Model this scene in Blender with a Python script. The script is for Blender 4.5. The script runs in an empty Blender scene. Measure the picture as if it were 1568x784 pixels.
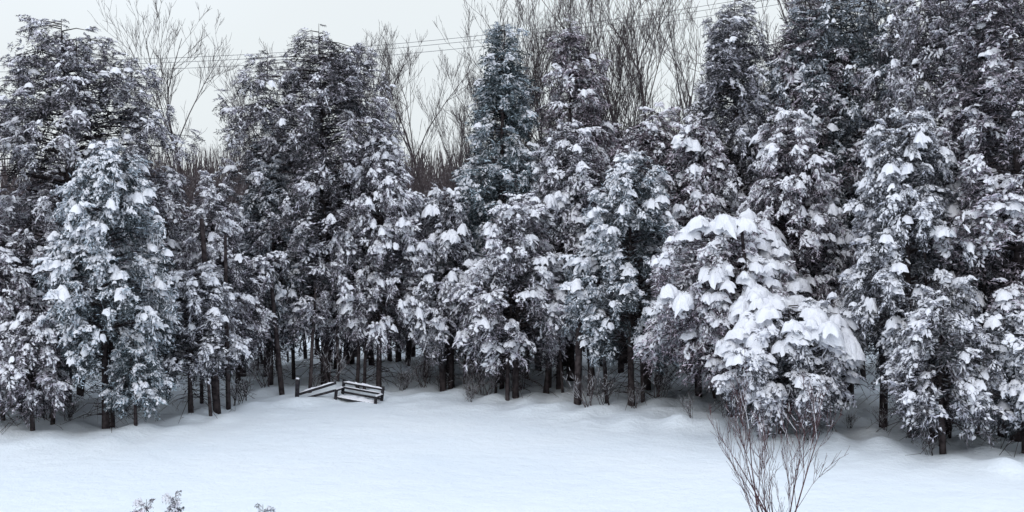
import bpy, math, numpy as np
from mathutils import Vector
rng = np.random.default_rng(7)
scene = bpy.context.scene
scene.view_settings.view_transform = 'Standard'
scene.view_settings.look = 'None'
scene.view_settings.exposure = 0

# ------------------------------------------------------------ materials
def new_mat(name, diffuse=False):
    m = bpy.data.materials.new(name); m.use_nodes = True
    nt = m.node_tree
    b = nt.nodes["Principled BSDF"]
    if diffuse:
        out = nt.nodes["Material Output"]; nt.nodes.remove(b)
        b = nt.nodes.new("ShaderNodeBsdfDiffuse"); nt.links.new(b.outputs[0], out.inputs["Surface"])
    return m, nt, b

def ramp(nt, stops, interp='LINEAR'):
    r = nt.nodes.new("ShaderNodeValToRGB"); cr = r.color_ramp; cr.interpolation = interp
    while len(cr.elements) < len(stops): cr.elements.new(0.5)
    for e, (p, c) in zip(cr.elements, stops):
        e.position = p; e.color = (*c, 1)
    return r

def noise(nt, scale, detail=4, rough=0.6):
    tc = nt.nodes.new("ShaderNodeTexCoord"); n = nt.nodes.new("ShaderNodeTexNoise")
    n.inputs["Scale"].default_value = scale; n.inputs["Detail"].default_value = detail
    n.inputs["Roughness"].default_value = rough
    nt.links.new(tc.outputs["Object"], n.inputs["Vector"])
    return n

def simple_mat(name, stops, scale, bump=0.0, bscale=None):
    m, nt, b = new_mat(name, True)
    n = noise(nt, scale, 1); r = ramp(nt, stops)
    nt.links.new(n.outputs["Fac"], r.inputs["Fac"]); nt.links.new(r.outputs["Color"], b.inputs["Color"])
    if bump:
        n2 = noise(nt, bscale or scale*3, 2); bp = nt.nodes.new("ShaderNodeBump")
        bp.inputs["Strength"].default_value = bump; bp.inputs["Distance"].default_value = 0.05
        nt.links.new(n2.outputs["Fac"], bp.inputs["Height"]); nt.links.new(bp.outputs["Normal"], b.inputs["Normal"])
    return m

bark = simple_mat("bark", [(0.3, (0.022, 0.018, 0.020)), (0.7, (0.075, 0.062, 0.063))], 9)
greybark = simple_mat("grey_bark", [(0.3, (0.05, 0.042, 0.044)), (0.62, (0.12, 0.10, 0.105)), (0.75, (0.4, 0.4, 0.43))], 4)
snow_t = simple_mat("branch_snow", [(0.3, (0.80, 0.81, 0.875)), (0.7, (0.885, 0.895, 0.945))], 3, 0.5, 20)
wood = simple_mat("weathered_wood", [(0.3, (0.02, 0.02, 0.025)), (0.7, (0.06, 0.055, 0.06))], 12, 0.2)
metal = simple_mat("wire", [(0.3, (0.08, 0.085, 0.1)), (0.7, (0.1, 0.1, 0.12))], 2)
redtwig = simple_mat("red_twig", [(0.3, (0.06, 0.035, 0.04)), (0.7, (0.14, 0.08, 0.085))], 6)

needle, nt, b = new_mat("needles", True)
at = nt.nodes.new("ShaderNodeAttribute"); at.attribute_name = "tone"
r = ramp(nt, [(0.0, (0.026, 0.030, 0.034)), (0.33, (0.052, 0.058, 0.062)), (0.54, (0.105, 0.10, 0.106)),
              (0.72, (0.21, 0.20, 0.222)), (1.0, (0.66, 0.66, 0.74))])
nt.links.new(at.outputs["Fac"], r.inputs["Fac"])
oi = nt.nodes.new("ShaderNodeObjectInfo")
tint = ramp(nt, [(0.0, (0.86, 1.06, 1.07)), (0.5, (1.0, 0.98, 1.0)), (1.0, (1.13, 0.99, 1.02))])
nt.links.new(oi.outputs["Random"], tint.inputs["Fac"])
mx = nt.nodes.new("ShaderNodeMix"); mx.data_type = 'RGBA'; mx.blend_type = 'MULTIPLY'; mx.inputs[0].default_value = 1
nt.links.new(r.outputs["Color"], mx.inputs[6]); nt.links.new(tint.outputs["Color"], mx.inputs[7])
nt.links.new(mx.outputs[2], b.inputs["Color"])

gs, nt, b = new_mat("field_snow")
n = noise(nt, 0.25, 3, 0.6); r = ramp(nt, [(0.3, (0.77, 0.84, 0.915)), (0.7, (0.83, 0.885, 0.94))])
nt.links.new(n.outputs["Fac"], r.inputs["Fac"]); nt.links.new(r.outputs["Color"], b.inputs["Base Color"])
b.inputs["Roughness"].default_value = 0.75; b.inputs["Specular IOR Level"].default_value = 0.2
n2 = noise(nt, 1.6, 6, 0.7); bp = nt.nodes.new("ShaderNodeBump")
bp.inputs["Strength"].default_value = 0.6; bp.inputs["Distance"].default_value = 0.2
nt.links.new(n2.outputs["Fac"], bp.inputs["Height"]); nt.links.new(bp.outputs["Normal"], b.inputs["Normal"])

hillm = simple_mat("woodland_hillside", [(0.35, (0.03, 0.026, 0.03)), (0.6, (0.07, 0.06, 0.065)), (0.75, (0.2, 0.2, 0.22))], 0.35)

# ------------------------------------------------------------ mesh accumulation
class Acc:
    def __init__(s): s.V=[]; s.F=[]; s.M=[]; s.T=[]; s.n=0
    def add(s, v, f, m, t=0.5):
        v = np.asarray(v, float).reshape(-1,3); f = np.asarray(f, int).reshape(-1,4)
        s.V.append(v); s.F.append(f+s.n)
        s.M.append(np.full(len(f), m) if np.isscalar(m) else np.asarray(m))
        s.T.append(np.full(len(v), t) if np.isscalar(t) else np.asarray(t))
        s.n += len(v)
    def arrays(s):
        return (np.concatenate(s.V), np.concatenate(s.F), np.concatenate(s.M), np.concatenate(s.T))
    def mesh(s, name, mats, smooth=()):
        V,F,M,T = s.arrays()
        me = bpy.data.meshes.new(name)
        me.vertices.add(len(V)); me.vertices.foreach_set("co", V.astype(np.float32).ravel())
        me.loops.add(len(F)*4); me.loops.foreach_set("vertex_index", F.astype(np.int32).ravel())
        me.polygons.add(len(F)); me.polygons.foreach_set("loop_start", np.arange(0, len(F)*4, 4, dtype=np.int32))
        for m in mats: me.materials.append(m)
        me.polygons.foreach_set("material_index", M.astype(np.int32))
        me.polygons.foreach_set("use_smooth", np.isin(M, list(smooth)))
        a = me.attributes.new("tone", 'FLOAT', 'POINT'); a.data.foreach_set("value", T.astype(np.float32))
        me.update(calc_edges=True)
        return me

def obj(name, me, loc=(0,0,0), rot=0, scale=(1,1,1), parent=None):
    o = bpy.data.objects.new(name, me); scene.collection.objects.link(o)
    o.location = loc; o.rotation_euler = (0,0,rot) if np.isscalar(rot) else rot
    o.scale = scale; o.parent = parent
    return o

def tube(acc, pts, rad, sides, mat, tone=0.5):
    pts = np.asarray(pts, float); n = len(pts)
    d = np.gradient(pts, axis=0); d /= np.linalg.norm(d, axis=1)[:,None]+1e-9
    ref = np.array([0,0,1.]) if abs(d[0,2]) < 0.8 else np.array([1.,0,0])
    u = np.cross(d, ref); u /= np.linalg.norm(u,axis=1)[:,None]+1e-9
    w = np.cross(d, u)
    a = np.arange(sides)*2*math.pi/sides
    rad = np.broadcast_to(rad, (n,))
    v = pts[:,None,:] + rad[:,None,None]*(np.cos(a)[None,:,None]*u[:,None,:]+np.sin(a)[None,:,None]*w[:,None,:])
    i = np.arange(n-1)[:,None]*sides; j = np.arange(sides)[None,:]; j2 = (j+1)%sides
    f = np.stack([i+j, i+j2, i+sides+j2, i+sides+j], -1)
    acc.add(v, f, mat, tone)

# ------------------------------------------------------------ frond prototypes (0 bark,1 needle,2 snow)
def frond(rg, snow):
    A = Acc(); L = 0.5; nf = 8
    def axis(s): return np.array([s*L, 0, -0.16*s*s])
    fingers = [(axis(0.05), 0.0, L*1.05)]
    for k in range(nf):
        s = 0.12+0.8*k/(nf-1); side = 1 if k%2 else -1
        fingers.append((axis(s), side*math.radians(rg.uniform(28,70)), rg.uniform(0.16,0.34)*(1.1-0.5*s)))
    for (p0, ang, ln) in fingers:
        dr = rg.uniform(0.1,0.7)
        if ang == 0: dr = 0.3
        wob = rg.normal(0,0.12)
        def P(u): return p0 + np.array([math.cos(ang+wob*u)*ln*u, math.sin(ang+wob*u)*ln*u, -dr*ln*u*u])
        nn = int(3+ln*10)
        for k in range(nn):
            u = (k+rg.uniform(0,1))/nn
            c = P(u)
            for sd in (-1,1):
                if rg.random() < 0.1: continue
                a2 = ang+sd*math.radians(rg.uniform(15,75))
                d = np.array([math.cos(a2), math.sin(a2), rg.uniform(-0.9,0.35)]); d /= np.linalg.norm(d)
                l = rg.uniform(0.06,0.14); w = rg.uniform(0.008,0.018)
                sdv = np.cross(d, rg.normal(size=3)); sdv /= np.linalg.norm(sdv)
                q = [c, c+d*l*0.5+sdv*w, c+d*l, c+d*l*0.5-sdv*w]
                t = rg.uniform(0.0,0.8) if rg.random() > 0.10+0.34*min(snow,1) else rg.uniform(0.8,1.0)
                A.add(q, [[0,1,2,3]], 1, t)
        if rg.random() < snow*0.85:
            ns = 4; nc = 4
            w0 = rg.uniform(0.014,0.040)*(0.7+0.6*snow); h0 = w0*rg.uniform(0.6,1.1)
            a0 = rg.uniform(0.0,0.55); us = np.linspace(a0, min(1.05,a0+rg.uniform(0.35,0.8)), ns)
            prof = np.array([0.45,1.1,0.95,0.3])*rg.uniform(0.6,1.4,ns)
            vs=[]
            for u,pf in zip(us,prof):
                c = P(u)+np.array([0,0,0.004])
                lat = np.array([-math.sin(ang), math.cos(ang), 0])
                for th in np.radians([-15,60,120,195]):
                    k = rg.uniform(0.7,1.3)
                    vs.append(c+lat*w0*pf*math.cos(th)*k+np.array([0,0,1])*h0*pf*math.sin(th)*k)
            f=[[i*nc+j, i*nc+j+1, (i+1)*nc+j+1, (i+1)*nc+j] for i in range(ns-1) for j in range(nc-1)]
            A.add(vs, f, 2, 0.5)
    return A.arrays()

rp = np.random.default_rng(3)
PROTO = {0:[frond(rp,0) for _ in range(5)], 1:[frond(rp,0.55) for _ in range(7)], 2:[frond(rp,1.1) for _ in range(7)], 3:[frond(rp,1.8) for _ in range(7)]}

def drape(acc, c, s, h, az, rg, n=20, rings=5, mat=2, tilt=0.0):
    """ragged load of snow, thick in the middle, with lobes drooping along the twigs"""
    th = np.arange(n)*2*math.pi/n
    out = 1.0+0*th
    for k in range(2,8):
        out = out+rg.uniform(0.03,0.16)*np.sin(k*th+rg.uniform(0,6.28))
    out = (out+rg.uniform(-0.12,0.12,n)).clip(0.45,1.35)
    el = rg.uniform(0.9,1.4)
    rho = np.linspace(0.03,1,rings)
    R = rho[:,None]*out[None,:]*(1+rg.normal(0,0.06,(rings,n)))
    x = R*np.cos(th)*el; y = R*np.sin(th)/el**0.5
    lump = 1+0.25*np.sin(5*x+rg.uniform(0,6))*np.sin(6*y+rg.uniform(0,6))+rg.normal(0,0.1,(rings,n))
    z = h*np.sqrt(np.clip(1-rho**2.6,0,1))[:,None]*lump - 0.3*R**2 - 0.16*rho[:,None]**6*(1+rg.uniform(-.5,1,n))
    z[0,:] = z[0,:].mean()
    v = np.stack([x,y,z],-1).reshape(-1,3)
    v[:,2] -= tilt*v[:,0]
    v *= s
    ca,sa = math.cos(az),math.sin(az)
    v = np.stack([v[:,0]*ca-v[:,1]*sa, v[:,0]*sa+v[:,1]*ca, v[:,2]],1)+c
    i=np.arange(rings-1)[:,None]*n; j=np.arange(n)[None,:]; j2=(j+1)%n
    acc.add(v, np.stack([i+j,i+n+j,i+n+j2,i+j2],-1), mat, 0.5)

def stamp(acc, lst, rg):
    groups = {}
    for it in lst:
        k = (it[0], int(rg.integers(len(PROTO[it[0]])))); groups.setdefault(k, []).append(it[1:])
    for (t,i), L in groups.items():
        V,F,M,T = PROTO[t][i]
        pos = np.array([l[0] for l in L]); az=np.array([l[1] for l in L]); pt=np.array([l[2] for l in L])
        rl=np.array([l[3] for l in L]); sc=np.array([l[4] for l in L]); N=len(L)
        ca,sa,cp,sp,cr,sr = np.cos(az),np.sin(az),np.cos(pt),np.sin(pt),np.cos(rl),np.sin(rl)
        z0=np.zeros(N); o=np.ones(N)
        Rz=np.stack([ca,-sa,z0,sa,ca,z0,z0,z0,o],1).reshape(N,3,3)
        Ry=np.stack([cp,z0,-sp,z0,o,z0,sp,z0,cp],1).reshape(N,3,3)
        Rx=np.stack([o,z0,z0,z0,cr,-sr,z0,sr,cr],1).reshape(N,3,3)
        R = Rz@Ry@Rx*sc[:,None,None]
        W = np.einsum('nij,vj->nvi', R, V)+pos[:,None,:]
        FF = F[None]+(np.arange(N)*len(V))[:,None,None]
        TT = np.clip(T[None]+rg.normal(0,0.12,N)[:,None],0,1)
        acc.add(W, FF, np.tile(M,N), TT.ravel())

# ------------------------------------------------------------ conifer
def conifer(name, seed, H, R, zb, nclump, snow, shape=0.65, tops=1, pil=0.15, topsnow=None, trunks=1, inner=0.5, fs=0.92, bigs=0, bigsize=1.0):
    rg = np.random.default_rng(seed); A = Acc(); L=[]
    if topsnow is None: topsnow = snow
    ph = rg.uniform(0,6.28,6)
    def centre(z):
        t=z/H; return np.array([0.12*math.sin(3*t+ph[0])*t*1.5, 0.12*math.sin(2.4*t+ph[1])*t, z])
    for k in range(trunks):
        zs = np.linspace(-0.3, H*(0.97 if k==0 else 0.6), 12)
        off = np.array([0,0,0]) if k==0 else np.array([rg.uniform(-.6,.6), rg.uniform(-.4,.4),0])
        pts=[centre(max(z,0))*[1,1,0]+[0,0,z]+off*(1-0.3*max(z,0)/H) for z in zs]
        r0 = 0.05+0.009*H if k==0 else 0.04+0.004*H
        tube(A, pts, r0*(1-zs/H*0.95).clip(0.05), 8, 0)
    tt = [(0.0,0.0,1.0)]+[(rg.uniform(0.35,0.6)*R, 2.4*i+rg.uniform(-.5,.5), rg.uniform(0.88,0.97)) for i in range(tops-1)]
    made=0
    while made < nclump:
        t = rg.random()
        prof = min(1.0, 0.6+t*2.4)*(1-t)**shape
        if rg.random() > prof+0.25: continue
        made += 1
        az = rg.uniform(0,2*math.pi)
        lob = 1+0.14*math.sin(2*az+ph[2]+t*5)+0.12*math.sin(3*az+ph[3]-t*7)+0.12*math.sin(19*t+ph[4]+az)
        rr = (R*prof*lob+0.08)*(rg.uniform(0.3,1.0)**0.45)*rg.choice([1,1,1,1.12])
        z = zb+t*(H-zb)
        k = int(rg.integers(len(tt)))
        tx,ta,th = tt[k]
        c0 = centre(z)
        if k>0:
            z = zb+t*(H*th-zb)
            c0 = centre(z)+np.array([math.cos(ta)*tx, math.sin(ta)*tx,0])*min(1,t*1.6)
        if len(tt)>1: rr *= 0.72 if t>0.5 else 0.85
        c = c0+np.array([math.cos(az)*rr, math.sin(az)*rr, 0.0])
        b0 = centre(max(0.2,z-0.15*rr+0.1))
        mid = (b0+c)/2+np.array([0,0,0.10*rr])
        tube(A, [b0, mid, c], [0.012+0.012*rr,0.014,0.006], 3, 0)
        cs = fs*(0.72+0.28*(1-t))*rg.uniform(0.72,1.2)
        sn = snow*(1-t)+topsnow*t
        sn = np.clip(sn*rg.uniform(0.25,1.65), 0, 1.2)
        nfr = 8
        for m in range(nfr):
            q = m/(nfr-1)
            a2 = az+rg.normal(0,0.85)
            p = c+np.array([math.cos(a2)*rg.uniform(-0.42,0.15), math.sin(a2)*rg.uniform(-0.42,0.15), (q-0.6)*0.46+rg.normal(0,0.06)])*cs
            pitch = math.radians(-52+q*52+rg.normal(0,14)+ (15 if t>0.9 else 0))
            if q>0.6: ty = 3 if rg.random()<(sn-0.3)*0.9 else (2 if rg.random()<sn*1.1 else 1)
            elif q>0.25: ty = 2 if rg.random()<sn*0.45 else (1 if rg.random()<sn*1.2 else 0)
            else: ty = 1 if rg.random()<sn*0.5 else 0
            L.append((ty, p, a2, pitch, rg.normal(0,0.35), cs*rg.uniform(0.7,1.15)))
        nd = rg.poisson(pil*sn*3.2)
        for _ in range(nd):
            a3=az+rg.normal(0,0.7)
            pp=c+np.array([math.cos(a3)*rg.uniform(-0.15,0.42),math.sin(a3)*rg.uniform(-0.15,0.42),0])*cs
            pp[2]+= 0.14*cs-0.35*np.linalg.norm((pp-c)[:2])
            drape(A, pp, cs*rg.uniform(0.07,0.2), rg.uniform(0.35,0.7), a3, rg, n=14, rings=4, tilt=rg.uniform(0.0,0.6))
    for m in range(bigs):
        az=rg.uniform(0,6.28); t=rg.uniform(0.4,0.97); rr=R*(1-t)**shape*0.9
        c=centre(zb+t*(H-zb))+np.array([math.cos(az)*rr,math.sin(az)*rr,0.12])
        for j in range(int(rg.integers(5,9))):
            a3=az+rg.normal(0,0.6)
            drape(A,c+rg.normal(0,0.22,3)*[1,1,0.5]*bigsize,bigsize*rg.uniform(0.11,0.3),rg.uniform(0.35,0.7),a3,rg,n=26,rings=6,tilt=rg.uniform(0.0,0.5))
    for m in range(int(nclump*inner)):
        t=rg.random()*0.95; az=rg.uniform(0,6.28); z=zb+t*(H-zb)
        rr=R*(1-t)**shape*rg.uniform(0.05,0.5)
        L.append((0, centre(z)+np.array([math.cos(az)*rr,math.sin(az)*rr,0]), az, rg.uniform(-0.8,0.1), rg.normal(0,0.5), rg.uniform(1.0,1.5)))
    for (tx,ta,th) in tt:
        top = centre(H*th)+np.array([math.cos(ta)*tx, math.sin(ta)*tx,0])
        for m in range(50):
            a2=rg.uniform(0,6.28); dz=rg.uniform(0.0,1.0)**0.8*min(1.9,H*0.25)
            L.append((2 if rg.random()<topsnow*.6 else (1 if rg.random()<topsnow else 0), top-np.array([0,0,dz]), a2, math.radians(rg.uniform(-5,50)-15*dz), 0, (0.34+0.5*dz)*min(1,H/5)))
        tube(A, [top-np.array([0,0,0.9]), top], [0.02,0.006], 4, 0)
    for m in range(int(40+8*H)):
        z=rg.uniform(0.35, zb+1.5); az=rg.uniform(0,6.28); l=rg.uniform(0.3,1.1)*min(R,1.3)
        p0=centre(z); d=np.array([math.cos(az),math.sin(az),rg.uniform(-0.5,0.3)])
        p1=p0+d*l*0.5+rg.normal(0,0.05,3); p2=p0+d*l+np.array([0,0,-0.2*l])+rg.normal(0,0.06,3)
        tube(A,[p0,p1,p2],[0.012,0.008,0.004],3,0)
        for _ in range(2):
            e=p1+(p2-p1)*rg.random(); tube(A,[e,e+rg.normal(0,0.14,3)*[1,1,.7]],[0.006,0.003],3,0)
    stamp(A, L, rg)
    return A.mesh(name, [bark, needle, snow_t], smooth=(0,2))

V = {}
V['T1']=conifer("tall_spruce_a", 11, 10.2, 2.9, 2.1, 370, 0.8, 0.36, tops=4, topsnow=0.4, trunks=2, pil=0.3)
V['T2']=conifer("tall_spruce_b", 12, 10.3, 2.65, 2.0, 350, 0.6, 0.37, tops=4, topsnow=0.2, pil=0.2)
V['T3']=conifer("tall_spruce_c", 13, 10.8, 2.2, 2.0, 290, 0.75, 0.38, tops=3, topsnow=0.25, pil=0.3)
V['C1']=conifer("column_spruce_a", 14, 10.7, 1.5, 2.6, 190, 0.8, 0.33, tops=2, topsnow=0.4, pil=0.25)
V['C2']=conifer("column_spruce_b", 15, 10.7, 1.45, 2.6, 190, 0.9, 0.35, tops=2, topsnow=0.4, pil=0.4)
V['M1']=conifer("mid_spruce_a", 16, 7.2, 1.75, 1.8, 155, 1.1, 0.42, pil=0.75, trunks=2, bigs=6, bigsize=0.75)
V['M2']=conifer("mid_spruce_b", 17, 7.0, 1.6, 1.7, 140, 1.05, 0.47, pil=0.65, tops=2, bigs=3, bigsize=0.75)
V['M3']=conifer("mid_spruce_c", 18, 6.8, 1.6, 1.8, 130, 0.7, 0.5, pil=0.3)
V['S1']=conifer("small_spruce_a", 19, 5.2, 1.7, 1.45, 130, 1.25, 0.4, pil=0.9, tops=2, trunks=2, bigs=7, bigsize=0.8)
V['S2']=conifer("small_spruce_b", 20, 4.4, 1.45, 1.35, 95, 0.9, 0.42, pil=0.5, trunks=2, bigs=1, bigsize=0.6)
V['H']=conifer("laden_spruce", 24, 4.9, 1.8, 1.2, 120, 1.45, 0.30, pil=1.1, tops=3, bigs=26, bigsize=1.0)
V['B1']=conifer("low_spruce_a", 21, 2.8, 1.6, 0.9, 75, 1.5, 0.28, pil=1.1, tops=2, bigs=30, bigsize=0.9)
V['B2']=conifer("low_spruce_b", 22, 3.2, 1.35, 1.0, 65, 0.9, 0.4, pil=0.45, tops=2)
V['R']=conifer("rear_spruce", 23, 6.0, 1.8, 1.5, 75, 0.5, 0.4, pil=0, inner=0.3, fs=1.25)
BASEH={'T1':10.2,'T2':10.3,'T3':10.8,'C1':10.7,'C2':10.7,'M1':7.2,'M2':7.0,'M3':6.8,'S1':5.2,'S2':4.4,'B1':2.8,'B2':3.2,'R':6.0,'H':4.9}

# ------------------------------------------------------------ ground
gr = np.random.default_rng(5)
waves = [(gr.uniform(0.25,0.9), gr.uniform(0,6.28), gr.uniform(0,6.28)) for _ in range(10)]
waves2 = [(gr.uniform(2.0,7.5), gr.uniform(0,6.28), gr.uniform(0,6.28)) for _ in range(16)]
lx=[-60,-13,-9,-6.5,-4,0,3,6,9,12,60]; ly=[27,26.2,25.3,29.3,31.2,30.3,27.8,25.3,22.8,22.5,22]
bumps=[(4.0,26.9,0.35,0.2),(9.5,21.9,0.4,0.2),(-10.6,24.6,0.8,0.12),(-4.9,31.6,0.9,0.14),(7.2,24.2,0.7,0.12),(0.6,29.4,0.9,0.1)]
def gz(x,y):
    x=np.asarray(x,float); y=np.asarray(y,float)
    z=np.zeros(np.broadcast(x,y).shape)
    for k,a,p in waves: z=z+0.019*np.sin(k*(x*math.cos(a)+y*math.sin(a))+p)
    e=np.interp(x,lx,ly); s=np.clip((y-(e-2.2))/2.6,0,1); s=s*s*(3-2*s)
    far=np.clip((60-y)/20,0,1)
    r=0
    for k,a,p in waves2: r=r+0.016*np.sin(k*(x*math.cos(a)+y*math.sin(a))+p+0.8*np.sin(1.3*x+p))
    z=z+r*(s+0.07)*far+0.12*s
    for bx,by,br,bh in bumps: z=z+bh*np.exp(-((x-bx)**2+(y-by)**2)/br**2)
    return z
xs=np.concatenate([[-3000,-1000,-300,-120,-60,-40],np.arange(-26,26.01,0.14),[40,60,120,300,1000,3000]])
ys=np.concatenate([[-300,-60,-20,-5],np.arange(4,16,0.4),np.arange(16,46,0.14),np.arange(46,80,4),[120,300,1000,4000]])
X,Y=np.meshgrid(xs,ys); Z=gz(X,Y)
nx,ny=len(xs),len(ys)
G=Acc(); ii=np.arange(ny-1)[:,None]*nx; jj=np.arange(nx-1)[None,:]
G.add(np.stack([X,Y,Z],-1), np.stack([ii+jj,ii+jj+1,ii+nx+jj+1,ii+nx+jj],-1), 0)
obj("snow_ground", G.mesh("snow_ground",[gs],smooth=(0,)))

# ------------------------------------------------------------ plant the conifers  (variant, x, y, top height, width factor, rot)
P=[('T1',-11.6,29.6,10.1,1.0,0.3),('C2',-13.8,27,8.9,1.2,2),('M1',-9.35,26.2,6.6,0.85,1.0),
   ('S2',-12.2,26.2,4.2,1.0,5),('B2',-10.7,25.4,2.7,0.8,3),('B2',-8.6,26.0,2.1,0.7,1),
   ('M3',-7.8,30,5.9,0.85,0.5),('S2',-7.9,28.0,3.6,0.9,3.7),('M3',-6.9,32.5,6.4,0.8,2.5),
   ('T2',-5.35,32.6,10.4,1.0,1.2),('C1',-7.3,34,7.8,1.0,0.2),('M1',-3.75,32,7.1,0.78,2.9),
   ('S1',-1.75,32.4,5.7,0.85,1.3),('M3',-2.6,34.3,5.2,0.9,0.3),
   ('S1',0.1,30.8,5.5,1.0,3.9),('C1',-0.35,33.6,10.7,1.05,1.6),('C2',1.75,34.0,11.0,0.95,0.9),('M2',1.35,32.2,7.7,1.0,5.2),
   ('M1',3.1,29.5,6.5,0.92,0.2),('M3',3.8,32,7.9,1.1,4),
   ('T3',6.35,31.5,11.0,0.95,2.2),('C1',8.0,31,11,1.1,5),('M2',4.95,30.2,7.6,0.95,1),('M1',6.9,28.3,7.4,0.85,3),
   ('H',5.3,27.2,4.8,0.95,0.7),('B1',6.0,25.3,2.9,1.0,0.4),
   ('M1',8.75,24.9,7.1,0.85,5.0),('T1',10.8,28,11.4,0.8,4.1),('B2',8.75,23.1,3.2,0.95,0.9),('C2',10.9,24.6,10.6,1.1,2.2),
   ('B2',10.6,23.5,3.2,1.0,3.2),('T3',8.9,30,11.4,0.85,3.3),('T3',13.4,28,11,1,1)]
for (v,x,y,top,wf,rot) in P:
    h=top/BASEH[v]; w=wf*(0.5+0.5*h) if h<1 else wf
    obj("spruce_tree", V[v], (x,y,float(gz(x,y))-0.05), rot, (w,w,h))
rb=np.random.default_rng(31)
for k in range(16):
    x=-19+k*2.5+rb.uniform(-.5,.5); y=rb.uniform(35.5,38.5)
    top=rb.uniform(5.0,6.2)
    if 1<x<16: top+=2
    h=top/6.0
    obj("spruce_tree", V['R'], (x,y,float(gz(x,y))-0.05), rb.uniform(0,6.28), (1.15,0.9,h))

# ------------------------------------------------------------ bare woody plants
def bare(name, seed, H, r0, levels, kids, spread, mats, rmin=0.006, trunkfrac=0.9, sn=0.0, stems=1, up=0.25):
    rg=np.random.default_rng(seed); A=Acc()
    def grow(p,d,ln,r,lv):
        n=5 if lv==0 else 4; pts=[p]; dd=d
        for i in range(n-1):
            dd=dd+rg.normal(0,0.11,3)+np.array([0,0,0.05+up*0.2*(lv>0)]); dd/=np.linalg.norm(dd)
            pts.append(pts[-1]+dd*ln/(n-1))
        rad=np.linspace(r,max(r*0.35,rmin*0.6),n)
        tube(A,pts,rad,6 if lv==0 else (4 if lv==1 else 3),0)
        if sn and rg.random()<sn and lv>0:
            q=np.array(pts)+np.array([0,0,1])*rad[:,None]*0.8
            tube(A,q[:-1],rad[:-1]*1.05,4,1)
        if lv<levels:
            for k in range(kids[lv]):
                u=rg.uniform(0.25 if lv==0 else 0.15,1.0); f=u*(n-1); i=min(int(f),n-2)
                q=pts[i]+(pts[i+1]-pts[i])*(f-i)
                side=rg.normal(size=3); side-=side@dd*dd; side/=np.linalg.norm(side)
                a=math.radians(rg.uniform(*spread))
                nd=dd*math.cos(a)+side*math.sin(a); nd[2]+=up; nd/=np.linalg.norm(nd)
                grow(q,nd,ln*rg.uniform(0.35,0.62)*(1.15-0.4*u),max(rad[i]*0.5,rmin),lv+1)
    for s in range(stems):
        d=np.array([0,0,1.])+(rg.normal(0,0.28,3)*[1,1,0] if stems>1 else 0)
        grow(np.array([0,0,-0.1])+(rg.normal(0,0.08,3)*[1,1,0] if stems>1 else 0), d/np.linalg.norm(d), H*trunkfrac*(rg.uniform(.7,1) if stems>1 else 1), r0, 0)
    return A.mesh(name, mats, smooth=(0,1))
BT=[bare("bare_tree_a",41,11.5,0.12,4,[13,7,5,3],(20,50),[greybark,snow_t],0.0075),
    bare("bare_tree_b",42,11.0,0.10,4,[13,7,5,3],(15,45),[greybark,snow_t],0.0075),
    bare("bare_tree_c",43,12.0,0.09,4,[11,6,5,3],(15,45),[greybark,snow_t],0.0075,stems=2)]
for i,(x,y,h,k) in enumerate([(-10.9,40,9.8,0),(-9.8,42,9.2,1),(-4.0,40,9.4,1),(-2.5,41,9.3,0),(-1.3,39,10.4,1),
      (3.4,38,11,2),(4.9,39,11.6,0),(4.3,43,11,1),(9.4,35,12,0),(12.0,36,11.5,2),(-3.3,44,9.4,1),(8.2,37,12.2,1),
      (-10.2,46,9,2),(6.0,42,11,0),(2.7,41,10.2,1),(-1.9,45,9.4,2)]):
    s=h/11.5; obj("bare_tree", BT[k],(x,y,0),i*1.7,(s*0.95,s*0.95,s))
SH=[bare("bare_shrub_a",51,1.4,0.014,2,[6,4],(20,60),[greybark,snow_t],0.005,sn=0.4,stems=7),
    bare("bare_shrub_b",52,1.1,0.012,2,[6,5],(25,75),[bark,snow_t],0.005,sn=0.3,stems=8)]
for i in range(40):
    x=rb.uniform(-12.5,11.5); e=float(np.interp(x,lx,ly)); y=e+rb.uniform(-0.2,2.6)
    s=rb.uniform(0.35,0.9); obj("bare_shrub",SH[i%2],(x,y,float(gz(x,y))),rb.uniform(0,6.28),(s,s,s))
sp=bare("bare_sapling",63,2.75,0.016,3,[7,5,3],(14,38),[redtwig,snow_t],0.0034,trunkfrac=0.85,sn=0.2,stems=5,up=0.3)
obj("bare_sapling",sp,(3.82,16,-0.05),0.5,(0.95,0.95,1.0))
sm=conifer("young_spruce",71,6.2,1.0,0.8,60,0.5,0.9,fs=0.7)
for x,y,top,r in ((-2.52,8,3.04,0),(-2.34,8,3.10,1),(-1.80,8,3.0,3)):
    obj("young_spruce",sm,(x,y,float(gz(x,y))),r,(0.25,0.25,top/6.3))

# ------------------------------------------------------------ woodland interior trunks + distant hill
W=Acc(); rw=np.random.default_rng(81)
for k in range(250):
    x=rw.uniform(-20,20); e=float(np.interp(x,lx,ly)); y=e+0.6+rw.uniform(0,1)**0.9*12
    h=rw.uniform(3,5.0); r=rw.uniform(0.03,0.10); lean=rw.normal(0,0.12,2)
    tube(W,[[x,y,-0.2],[x+lean[0],y+lean[1],h*.5],[x+2*lean[0],y+2*lean[1]+.1,h]],[r*1.1,r*.9,r*.6],7,0)
obj("woodland_trunks", W.mesh("woodland_trunks",[bark],smooth=(0,)))
Hh=Acc(); hx=np.linspace(-200,200,120); hy=np.linspace(70,190,30)
HX,HY=np.meshgrid(hx,hy); s=np.clip((HY-70)/70,0,1); s=s*s*(3-2*s)
HZ=-0.3+s*(9.5+1.2*np.sin(HX*0.03+1)+0.5*np.sin(HX*0.11))
ii=np.arange(29)[:,None]*120; jj=np.arange(119)[None,:]
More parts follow.
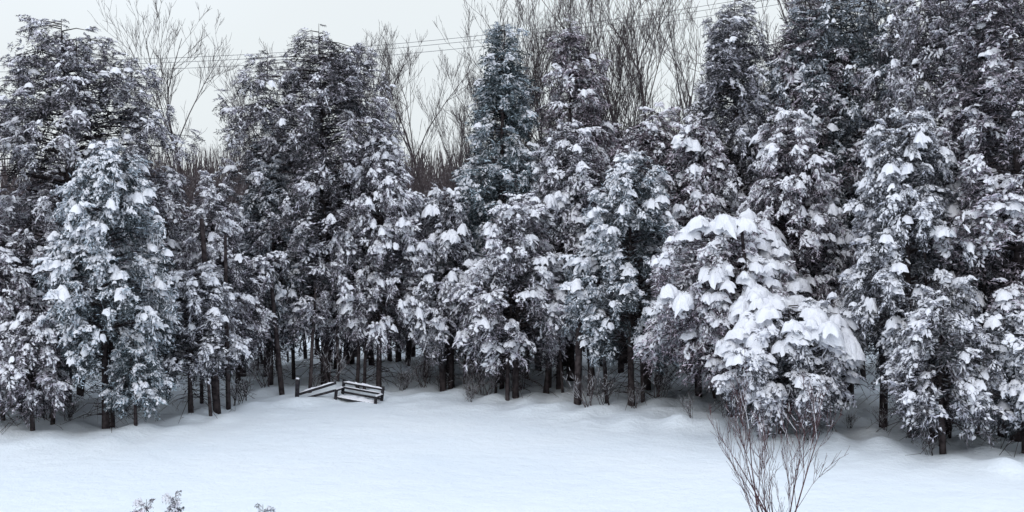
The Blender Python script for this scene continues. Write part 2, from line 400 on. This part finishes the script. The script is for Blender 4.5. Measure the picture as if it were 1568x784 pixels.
Hh.add(np.stack([HX,HY,HZ],-1), np.stack([ii+jj,ii+jj+1,ii+120+jj+1,ii+120+jj],-1),0)
obj("distant_hill",Hh.mesh("distant_hill",[hillm],smooth=(0,)))
D=Acc(); N=14000
x=rw.uniform(-75,75,N); y=rw.uniform(75,142,N); s=np.clip((y-70)/70,0,1); s=s*s*(3-2*s)
z=-0.3+s*(9.5+1.2*np.sin(x*0.03+1)+0.5*np.sin(x*0.11)); h=rw.uniform(1.5,4.5,N); a=rw.uniform(0,3.14,N); w=rw.uniform(.03,.13,N); ln=rw.normal(0,.18,N)*h
c=np.stack([x,y,z],1); u=np.stack([np.cos(a),np.sin(a)*.3,0*a],1)*w[:,None]; tp=c+np.stack([ln,0*ln,h],1)
D.add(np.stack([c-u,c+u,tp+u*.2,tp-u*.2],1), np.arange(N*4).reshape(N,4),0)
obj("distant_woods",D.mesh("distant_woods",[greybark]))

# ------------------------------------------------------------ bench, broken fence
def box(acc,c,s,mat,rot=(0,0,0),bev=0.0):
    import mathutils
    R=np.array(mathutils.Euler(rot).to_matrix())
    p=np.array([[a,b_,d] for a in(-1,1) for b_ in(-1,1) for d in(-1,1)],float)*np.array(s)/2
    acc.add(p@R.T+np.array(c),[[0,1,3,2],[4,6,7,5],[0,4,5,1],[2,3,7,6],[0,2,6,4],[1,5,7,3]],mat)
def part(name,boxes,parent,mats):
    A=Acc()
    for bx in boxes: box(A,*bx)
    me=A.mesh(name,mats); o=obj(name,me,parent=parent)
    md=o.modifiers.new("bevel",'BEVEL'); md.width=0.008; md.segments=2
    return o
def ridge(acc, p0, p1, w, h, rg, n=24):
    p0=np.array(p0,float); p1=np.array(p1,float); d=(p1-p0); lat=np.array([-d[1],d[0],0]); lat/=np.linalg.norm(lat)
    vs=[]
    for i in range(n):
        u=i/(n-1); e=min(1,6*u+.15,6*(1-u)+.15); hh=h*e*rg.uniform(0.55,1.25); ww=w*rg.uniform(0.85,1.1)
        for th in np.radians([180,135,90,45,0]):
            vs.append(p0+d*u+lat*ww*math.cos(th)+np.array([0,0,1])*(hh*math.sin(th)-0.004))
    acc.add(vs,[[i*5+j,i*5+j+1,(i+1)*5+j+1,(i+1)*5+j] for i in range(n-1) for j in range(4)],0)
bench=bpy.data.objects.new("park_bench",None); scene.collection.objects.link(bench)
bench.location=(-4.12,30.4,float(gz(-4.15,30.4))-0.19); bench.rotation_euler=(0,math.radians(7),math.radians(-16))
bench.scale=(0.94,0.94,0.94)
for i,z in enumerate((0.34,0.47,0.60)):
    part("back_slat_%d"%i,[((0,0.16+0.02*i,z),(1.2,0.03,0.06),0)],bench,[wood])
for i,yy in enumerate((-0.2,-0.08,0.04)):
    part("seat_slat_%d"%i,[((0,yy,0.25),(1.2,0.09,0.03),0)],bench,[wood])
for i,xx in enumerate((-0.58,0.58)):
    part("end_frame_%d"%i,[((xx*1.05,0.22,0.33),(0.08,0.06,0.72),0),((xx*1.05,-0.24,0.22),(0.08,0.06,0.46),0),((xx*1.05,-0.03,0.45),(0.09,0.5,0.05),0)],bench,[wood])
A=Acc(); rg=np.random.default_rng(9)
ridge(A,(-.6,.2,.63),(.6,.2,.63),.03,.05,rg); ridge(A,(-.6,.18,.5),(.6,.18,.5),.018,.02,rg)
ridge(A,(-.6,-.08,.265),(.6,-.08,.265),.18,.07,rg)
for xx in (-.61,.61): ridge(A,(xx,-.28,.475),(xx,.2,.475),.04,.035,rg,12)
obj("snow_cap",A.mesh("snow_cap",[snow_t],smooth=(0,)),parent=bench)
fence=bpy.data.objects.new("wooden_fence",None); scene.collection.objects.link(fence)
gy=float(gz(-5.7,30.2)); fence.location=(-5.7,30.2,gy-0.03)
part("post",[((0,0,0.2),(0.10,0.10,0.62),0,(0,0.04,0))],fence,[wood])
part("rail",[((0.50,0.03,0.24),(1.1,0.05,0.07),0,(0,math.radians(-17),0)),((0.55,0.03,0.08),(0.9,0.05,0.06),0,(0,math.radians(-15),0))],fence,[wood])
A=Acc()
ridge(A,(0.06,0.03,0.145),(0.98,0.03,0.425),.028,.035,rg); ridge(A,(-.04,0,.51),(.06,0,.505),.05,.04,rg,8)
obj("snow_cap",A.mesh("snow_cap_f",[snow_t],smooth=(0,)),parent=fence)

# ------------------------------------------------------------ power line
pl=bpy.data.objects.new("power_line",None); scene.collection.objects.link(pl)
for i,dz in enumerate((0,0.28,-0.25)):
    A=Acc(); xx=np.linspace(-89,35,80)
    tube(A,np.stack([xx,np.full(80,60+0.3*i),12.9+0.00212*(xx+27)**2+dz],1),0.012,5,0)
    obj("wire_%d"%i,A.mesh("wire",[metal]),parent=pl)
for i,xx in enumerate((-89,35)):
    A=Acc(); tube(A,[[xx,60.6,-1],[xx,60.6,12],[xx,60.6,22]],[0.2,0.16,0.12],10,0)
    box(A,(xx,60.3,21.2),(0.15,2.2,0.15),0)
    obj("pole_%d"%i,A.mesh("pole",[bark]),parent=pl)

# ------------------------------------------------------------ light & sky (overcast: brighter overhead than at the horizon)
w=bpy.data.worlds.new("World"); scene.world=w; w.use_nodes=True; nt=w.node_tree
bg=nt.nodes["Background"]; sky=nt.nodes.new("ShaderNodeTexSky"); sky.sky_type='NISHITA'; sky.sun_disc=False
sky.sun_elevation=math.radians(40); sky.sun_rotation=math.radians(200)
sky.air_density=1.0; sky.dust_density=4; sky.ozone_density=1
tc=nt.nodes.new("ShaderNodeTexCoord"); sx=nt.nodes.new("ShaderNodeSeparateXYZ"); nt.links.new(tc.outputs["Generated"],sx.inputs[0])
cn=nt.nodes.new("ShaderNodeTexNoise"); cn.inputs["Scale"].default_value=3.0; cn.inputs["Detail"].default_value=3
nt.links.new(tc.outputs["Generated"],cn.inputs["Vector"])
cr=ramp(nt,[(0.0,(0.85,0.905,0.935)),(0.18,(0.89,0.945,0.97)),(0.75,(1.0,1.0,1.0))])
ad=nt.nodes.new("ShaderNodeMath"); ad.operation='MULTIPLY_ADD'; ad.inputs[1].default_value=0.30
sb=nt.nodes.new("ShaderNodeMath"); sb.operation='SUBTRACT'; sb.inputs[1].default_value=0.15
nt.links.new(cn.outputs["Fac"],ad.inputs[0]); nt.links.new(sx.outputs["Z"],sb.inputs[0]); nt.links.new(sb.outputs[0],ad.inputs[2])
nt.links.new(ad.outputs[0],cr.inputs["Fac"])
cr.color_ramp.elements[2].color=(1.18,1.28,1.42,1)
vm=nt.nodes.new("ShaderNodeVectorMath"); vm.operation='SCALE'; vm.inputs["Scale"].default_value=10.0
nt.links.new(cr.outputs["Color"],vm.inputs[0])
mix=nt.nodes.new("ShaderNodeMix"); mix.data_type='RGBA'; mix.inputs[0].default_value=0.92
nt.links.new(sky.outputs[0],mix.inputs[6]); nt.links.new(vm.outputs[0],mix.inputs[7])
nt.links.new(mix.outputs[2],bg.inputs["Color"]); bg.inputs["Strength"].default_value=0.1
sd=bpy.data.lights.new("sun",'SUN'); sd.energy=0.5; sd.angle=math.radians(25); sd.color=(1,0.97,0.93)
so=bpy.data.objects.new("sun",sd); scene.collection.objects.link(so)
el=math.radians(40); azs=math.radians(200)
dirv=Vector((math.sin(azs)*math.cos(el), math.cos(azs)*math.cos(el), math.sin(el)))
so.rotation_euler=dirv.to_track_quat('Z','Y').to_euler()

# ------------------------------------------------------------ camera
cd=bpy.data.cameras.new("camera"); cam=bpy.data.objects.new("camera",cd); scene.collection.objects.link(cam)
cam.location=(0,0,5); cam.rotation_euler=(math.radians(90),0,0); cd.lens=40; cd.sensor_width=36
cd.shift_y=-0.0395; cd.clip_end=6000
scene.camera=cam
